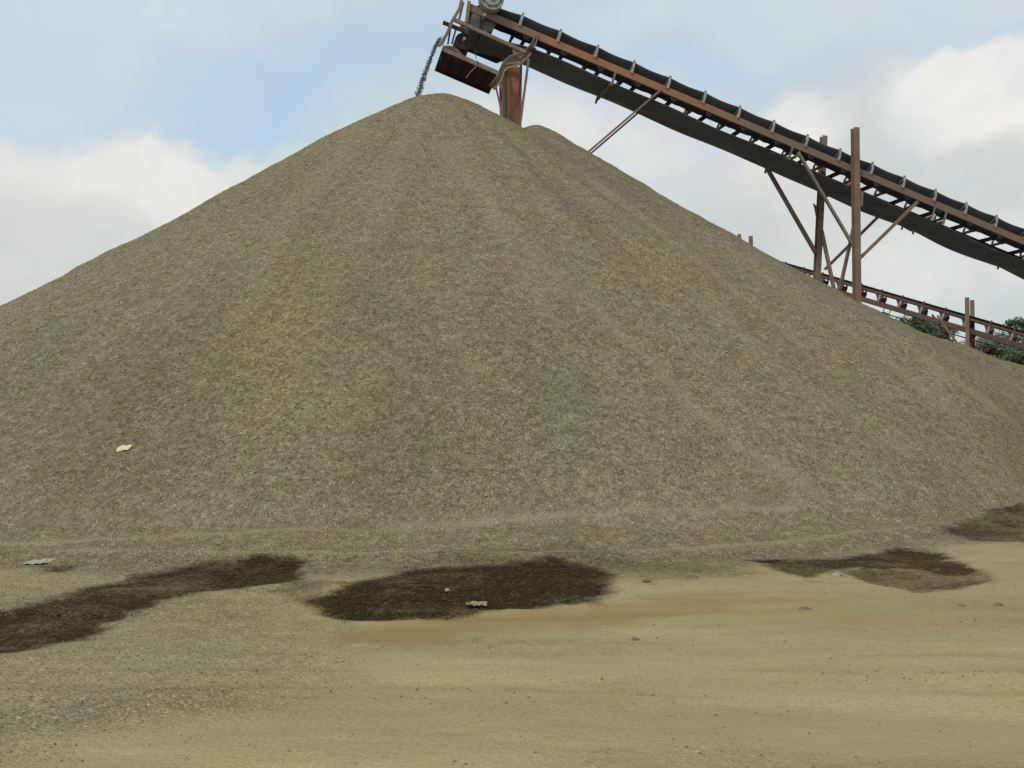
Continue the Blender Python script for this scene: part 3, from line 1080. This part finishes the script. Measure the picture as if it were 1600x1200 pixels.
MB().beam(PL(828, 76, -0.1), PL(837, 79, -0.1), 0.11, 0.10, up=C1.w).build('clamp', M['dark'], ch)

# gravel falling from the head onto the peak
rg = random.Random(5)
b_ = MB()
for k in range(1300):
    f_ = rg.random()
    x = 688 + (652 - 688) * f_ ** 0.80
    y = 60 + (152 - 60) * f_
    p = PL(x + rg.gauss(0, 1.3 + 0.9 * f_), y + rg.uniform(-2, 2), 0.55) + C1.n * rg.gauss(0, 0.10)
    r_ = rg.uniform(0.009, 0.024)
    u_ = Vector((rg.gauss(0, 1), rg.gauss(0, 1), rg.gauss(0, 1))).normalized()
    v_ = u_.orthogonal().normalized()
    t_ = u_.cross(v_)
    b_.add([p + u_ * r_ * 1.3, p + v_ * r_, p + t_ * r_, p - v_ * r_ * .8, p - t_ * r_, p - u_ * r_],
           [(0, 1, 2), (0, 2, 3), (0, 3, 4), (0, 4, 1), (5, 2, 1), (5, 3, 2), (5, 4, 3), (5, 1, 4)])
sm_, st_, sp__ = mat('falling_stone')
sp__.inputs['Base Color'].default_value = (0.17, 0.185, 0.185, 1)
fg = b_.build('falling_gravel', sm_)
tag(fg, 'thin stream of crushed stone falling from the conveyor head onto the peak', 'gravel', kind='stuff')

# raking struts down from the frame into the heap
for l in (0.0, WD):
    p0, p1 = PL(1034, 141, 0), PL(922, 237, 0)
    p0, p1 = p0 + C1.n * l, p1 + C1.n * l
    e = p0 + (p1 - p0) * (p0.z / (p0.z - p1.z))
    MB().channel(p0, e, 0.06, 0.11, 0.012, up=C1.n, flip=1 if l else -1).build('raking_strut', M['rust'], conv)

# ---------------------------------------------------------------- trestle carrying the conveyor
PN = PL(1336, 200, -0.10)
tw = empty('trestle', (PN.x, PN.y + 0.85, 0))
tag(tw, 'rusty steel trestle with two tall posts and cross braces under the upper conveyor', 'trestle', 'conveyor trestles')


def post(line, parent, px, ytop, l, w_, m_, px2=None, yref=440):
    t_ = line.pl(px, ytop, l)
    if px2 is not None:
        r_ = line.pl(px2, yref, l)
        b = t_ + (r_ - t_) * (t_.z / (t_.z - r_.z))
    else:
        b = Vector((t_.x, t_.y, 0))
    b.z = -0.1
    o = MB().hbeam(t_, b, w_, w_, 0.02, up=line.n)
    return o.build('post', m_, parent)


post(C1, tw, 1336, 200, -0.12, 0.20, M['rust'])
post(C1, tw, 1287, 213, WD + 0.14, 0.19, M['rust'], 1276)


def brace(line, parent, x0, y0, l0, x1, y1, l1, w_, m_, name='brace'):
    p0, p1 = line.pl(x0, y0, l0), line.pl(x1, y1, l1)
    return MB().angle(p0, p1, w_, 0.012, up=line.n).build(name, m_, parent)


brace(C1, tw, 1246, 238, -0.06, 1336, 390, -0.06, 0.085, M['dusty'])
brace(C1, tw, 1434, 313, -0.06, 1338, 407, -0.06, 0.09, M['rust'])
brace(C1, tw, 1197, 262, WD + 0.1, 1274, 396, WD + 0.1, 0.11, M['rust'])
brace(C1, tw, 1384, 325, WD + 0.1, 1288, 420, WD + 0.1, 0.085, M['rust'])
brace(C1, tw, 1334, 350, 0.0, 1268, 650, WD, 0.09, M['rust'])
brace(C1, tw, 1283, 360, WD, 1334, 600, 0.0, 0.10, M['rust'])
brace(C1, tw, 1247, 240, -0.05, 1200, 264, WD + 0.1, 0.10, M['dusty'], 'cross_beam')
MB().beam(C1.pl(1333, 283, -0.03) - C1.w * 0.1, C1.pl(1333, 283, -0.03) - C1.w * 0.1 + C1.n * (WD + 0.1), 0.14, 0.14, up=C1.w).build('cross_beam', M['rust'], tw)
p_ = C1.pl(1276, 322, WD + 0.14)
MB().slab([p_, p_ + Vector((-0.14, -0.02, 0.10)), p_ + Vector((-0.10, -0.02, -0.06)), p_ + Vector((0, 0, -0.55))], 0.015).build('gusset', M['rust'], tw)
p_ = C1.pl(1340, 307, -0.13)
MB().slab([p_ + Vector((0.06, 0, 0.22)), p_ + Vector((0.20, 0, 0.16)), p_ + Vector((0.16, 0, -0.30)), p_ + Vector((0.06, 0, -0.36))], 0.015).build('gusset', M['dusty'], tw)

# ---------------------------------------------------------------- second conveyor beyond the heap
C2 = Line(at(1240, 419, 54.2), at(1600, 523, 47.1))
W2 = 1.5
A0, A1 = -9.0, 20.0
cv2 = empty('conveyor', C2(0, W2 / 2, 0))
tag(cv2, 'lower red-brown truss conveyor in the distance beyond the right flank of the heap', 'conveyor', 'inclined belt conveyors')
for l, fl in ((0.0, -1), (W2, 1)):
    MB().channel(C2(A0, l, 0), C2(A1, l, 0), 0.07, 0.13, 0.012, up=C2.w, flip=fl).build('top_chord', M['far'], cv2)
    MB().channel(C2(A0, l, -0.60), C2(A1, l, -0.60), 0.09, 0.27, 0.012, up=C2.w, flip=fl).build('bottom_chord', M['far'], cv2)
rows = []
for i in range(60):
    a = A0 + (A1 - A0) * i / 59
    rows.append([C2(a, 0.1 + 1.3 * j / 8, 0.06 + 0.14 * abs(j - 4) / 4 * (0.6 + 0.4 * abs(j - 4) / 4)) for j in range(9)])
MB().sheet(rows, 0.016).build('carrying_belt', M['belt'], cv2)
rows = []
for i in range(90):
    a = A0 + (A1 - A0) * i / 89
    ph = (a / 4.0) % 1
    rows.append([C2(a, 0.15 + 1.2 * j / 4, -0.93 - 0.30 * ph * (1 - ph)) for j in range(5)])
MB().sheet(rows, 0.05).build('return_belt', M['far'], cv2)
SP2 = 1.2
NB = int((A1 - A0) / SP2)
v_ = empty('frame_bay', C2(A0, W2 / 2, 0) - cv2.location, cv2)
for l in (0.04, W2 - 0.04):
    MB().beam(C2(A0, l, 0.06), C2(A0, l, -0.52), 0.09, 0.05, up=C2.n).build('upright', M['grey'], v_)
b_ = MB().beam(C2(A0, 0.08, -0.30), C2(A0, W2 - 0.08, -0.30), 0.22, 0.30, up=C2.w)
b_.slab([C2(A0 - 0.3, 0.05, -0.066), C2(A0 + 0.3, 0.05, -0.066), C2(A0 + 0.12, 0.05, -0.32), C2(A0 - 0.12, 0.05, -0.32)], 0.012)
b_.build('cross_beam', M['far'], v_)
MB().tube(C2(A0, 0.05, 0.10), C2(A0, 0.05, 0.25), 0.05, 8).build('bracket', M['far'], v_)
for k in range(1, NB):
    copy_tree(v_, cv2, C2.d * SP2 * k)
for k in range(0, NB, 4):
    a = A0 + SP2 * k + 0.5
    b_ = MB().tube(C2(a, 0.0, -1.0), C2(a, W2, -1.0), 0.05, 10)
    for l in (0, W2):
        b_.beam(C2(a, l, -0.7), C2(a, l, -1.05), 0.05, 0.02, up=C2.n)
    b_.build('return_roller', M['dark'], cv2)

for i, (xa, ya, xb, yb, xs, lb) in enumerate((
        (1511, 465, 1519, 469, None, 'pair of rusty posts standing up through the distant lower conveyor, close to the right edge'),
        (1155, 366, 1173, 369, None, 'two stubby post tops just showing over the right slope of the heap'))):
    t0 = C2.pl(xa, ya, -0.12 if i == 0 else W2 + 0.12)
    t1 = C2.pl(xb, yb, W2 + 0.12 if i == 0 else -0.12)
    tz = empty('trestle', ((t0.x + t1.x) / 2, (t0.y + t1.y) / 2, 0))
    tag(tz, lb, 'trestle', 'conveyor trestles')
    for t_ in (t0, t1):
        MB().hbeam(t_, Vector((t_.x, t_.y, -0.1)), 0.20, 0.20, 0.02, up=C2.n).build('post', M['rust'], tz)
    zz = min(t0.z, t1.z)
    for k, h_ in enumerate((0.35, 0.62)):
        MB().beam(Vector((t0.x, t0.y, zz * h_)), Vector((t1.x, t1.y, zz * (h_ + (0.2 if k else 0)))), 0.10, 0.10).build('cross_beam', M['rust'], tz)
    if i == 0:
        brace(C2, tz, 1463, 494, -0.08, 1500, 546, -0.08, 0.13, M['rust'])
        brace(C2, tz, 1455, 492, W2 + .08, 1494, 552, W2 + .08, 0.10, M['dusty'])

# ---------------------------------------------------------------- trees beyond the yard
def leaf_mat(name, c1, c2):
    m, t, p = mat(name)
    g = t.new('ShaderNodeNewGeometry')
    r = g.outputs['Random Per Island']
    c = t.mix(r, c1, c2)
    t.put(p.inputs['Base Color'], c)
    p.inputs['Roughness'].default_value = 0.6
    return m


LM = [leaf_mat('leaf_deep_green', (0.045, 0.075, 0.040), (0.085, 0.12, 0.06)), leaf_mat('leaf_grey_green', (0.07, 0.09, 0.055), (0.13, 0.15, 0.09)),
      leaf_mat('leaf_dry_brown', (0.16, 0.13, 0.10), (0.22, 0.19, 0.15))]
bark = steel('bark', (0.10, 0.08, 0.06), (0.16, 0.13, 0.10), scale=2)


def tree(px, ytop, Yd, rad, label, lm, seed, leafs=2600, squash=0.7, lf=0.22):
    r_ = random.Random(seed)
    top = at(px, ytop, Yd)
    H = top.z
    base = Vector((top.x, top.y, 0))
    t = empty('tree', base)
    tag(t, label, 'tree', 'trees beyond the yard')
    b = MB()
    fork = H * 0.42
    b.tube(base, base + Vector((0, 0, fork)), 0.24, 10, 0.17)
    cl = []
    nb = 11
    for k in range(nb):
        an = k * 2.4 + r_.random()
        rr2 = rad * math.sqrt((k + 0.5) / nb) * 0.8
        z_ = H - rad * squash * 0.45 - (rr2 / rad) ** 2 * rad * squash * r_.uniform(0.4, 1.4) - r_.random() * 0.6
        e = base + Vector((rr2 * math.cos(an), rr2 * math.sin(an), z_))
        mid = base + Vector((rr2 * 0.35 * math.cos(an), rr2 * 0.35 * math.sin(an), fork + (z_ - fork) * 0.5))
        b.tube(base + Vector((0, 0, fork - 0.2)), mid, 0.11, 7, 0.07)
        b.tube(mid, e, 0.07, 6, 0.025)
        cl.append((e, rad * r_.uniform(0.26, 0.42)))
        for q in range(2):
            e2 = e + Vector((r_.gauss(0, 1), r_.gauss(0, 1), r_.gauss(0, .6))) * rad * 0.22
            b.tube(e.lerp(mid, 0.3), e2, 0.03, 5, 0.012)
            cl.append((e2, rad * r_.uniform(0.16, 0.28)))
    b.build('trunk', bark, t)
    f = MB()
    for k in range(leafs):
        c_, cr = cl[r_.randrange(len(cl))]
        v = Vector((r_.gauss(0, 1), r_.gauss(0, 1), r_.gauss(0, 0.75)))
        v = v.normalized() * cr * r_.random() ** 0.4
        p = c_ + v
        if p.z > H: p.z = H - r_.random() * 0.3
        n1 = Vector((r_.gauss(0, 1), r_.gauss(0, 1), r_.gauss(0, 1))).normalized()
        n2 = n1.orthogonal().normalized()
        s_ = lf * r_.uniform(0.5, 1.2)
        f.add([p - n1 * s_, p + n2 * s_ * 0.5, p + n1 * s_, p - n2 * s_ * 0.5], [(0, 1, 2, 3)])
    f.build('crown', lm, t)
    return t


tree(1418, 481, 92, 3.6, 'dark green bushy tree showing under the lower conveyor, left of its brace', LM[0], 11, 3600)
tree(1448, 497, 97, 2.6, 'smaller grey-green tree just left of the pale brace foot', LM[1], 12, 2200)
tree(1392, 497, 99, 2.2, 'small dark tree peeping over the heap at the left end of the tree line', LM[0], 13, 1800)
tree(1534, 508, 96, 3.0, 'thin dry brownish tree behind the two posts of the lower conveyor', LM[2], 14, 1500, 0.8, 0.16)
tree(1556, 524, 90, 2.6, 'low green tree right of the two posts under the lower conveyor', LM[1], 15, 2400)
tree(1606, 530, 84, 2.8, 'dark green tree low at the right edge under the lower conveyor', LM[0], 16, 2600)
tree(1489, 532, 88, 1.8, 'low scrubby tree at the foot of the pale brace', LM[1], 17, 1400)

tree(1575, 515, 101, 3.2, 'mid green tree close behind the thin dry one, under the lower conveyor', LM[1], 21, 2400)
# flat-topped tree at the right edge
tree(1604, 492, 105, 2.5, 'tall flat-topped dark tree rising above the lower conveyor at the right edge', LM[0], 18, 1700, 0.35)
tree(1660, 505, 92, 3.8, 'broad green tree just beyond the right edge of the view', LM[0], 19, 2600)

# ---------------------------------------------------------------- litter and odd stones
def lump(name, px, py, sx, sy, sz, m_, seed, flat=False):
    r_ = random.Random(seed)
    c = hit(px, py)
    vs, n1, n2 = [], 10, 5
    for i in range(n2 + 1):
        th = math.pi * i / n2
        for j in range(n1):
            ph = 2 * math.pi * j / n1
            k = 1 + r_.uniform(-0.22, 0.22)
            vs.append(c + Vector((sx * math.sin(th) * math.cos(ph) * k, sy * math.sin(th) * math.sin(ph) * k, sz * math.cos(th) + sz * 0.15)))
    fs = [(i * n1 + j, (i + 1) * n1 + j, (i + 1) * n1 + (j + 1) % n1, i * n1 + (j + 1) % n1) for i in range(n2) for j in range(n1)]
    return MB().add(vs, fs).build(name, m_, None, c)


def flat_mat(name, c, rough=0.7):
    m, t, p = mat(name)
    g = t.new('ShaderNodeNewGeometry').outputs['Position']
    t.put(p.inputs['Base Color'], t.mix(t.ramp(t.noise(g, 25, 4), 0.35, 0.65), c, tuple(x * 0.8 for x in c)))
    p.inputs['Roughness'].default_value = rough
    return m


def wrapper(name, px, py, hw, hd, m_, label, cat, seed):
    """crumpled sheet of litter draped on the slope"""
    r_ = random.Random(seed)
    c = hit(px, py)
    rows = []
    for i in range(6):
        row = []
        for j in range(9):
            x = c.x + hw * (j / 4 - 1) * (1 + r_.uniform(-.08, .08))
            y = c.y + hd * (i / 2.5 - 1) * (1 + r_.uniform(-.1, .1)) + hd * 0.25 * (j / 4 - 1)
            z = float(surf_h(np.array([x]), np.array([y]))[0]) + 0.004 + r_.uniform(0, 0.022)
            row.append((x, y, z))
        rows.append(row)
    o = MB().sheet(rows, 0.003, False).build(name, m_, None, c)
    return tag(o, label, cat)


wrapper('plastic_wrapper', 194, 702, 0.085, 0.045, flat_mat('yellow_plastic', (0.75, 0.66, 0.35), 0.6), 'small pale yellow scrap of packaging lying on the left face of the heap', 'wrapper', 3)
wrapper('plastic_bag', 60, 881, 0.11, 0.10, flat_mat('white_plastic', (0.42, 0.40, 0.30), 0.7), 'crumpled whitish plastic scrap at the left foot of the heap', 'plastic bag', 4)
wrapper('cardboard_scrap', 745, 946, 0.085, 0.045, flat_mat('card', (0.33, 0.25, 0.15), 0.9), 'flat pale tan scrap at the lower edge of the middle dark patch', 'scrap', 5)
clod = flat_mat('dark_clod', (0.20, 0.16, 0.10), 0.95)
pst = flat_mat('pale_stone', (0.36, 0.33, 0.25), 0.9)
for i, (x, y, sx, sz, m_, lb) in enumerate((
        (1258, 952, 0.048, 0.016, clod, 'flat dark clod lying alone on the tan dirt at right'),
        (1010, 908, 0.04, 0.016, clod, 'dark clod just right of the middle wet patch'),
        (699, 923, 0.022, 0.018, pst, 'small white stone bright against the middle wet patch'),
        (1308, 899, 0.05, 0.025, pst, 'pale stone on the near edge of the right wet patch'),
        (1560, 946, 0.035, 0.02, clod, 'little dark clod on reddish dirt near the right edge'),
        (1503, 947, 0.03, 0.016, clod, 'little brown clod left of the one near the right edge'),
        (993, 1000, 0.03, 0.016, clod, 'small brown clod in the middle of the bare dirt'))):
    tag(lump('stone', x, y, sx, sx * 0.7, sz, m_, 40 + i), lb, 'stone', 'odd stones and clods on the yard')
print('objects', len(bpy.data.objects))
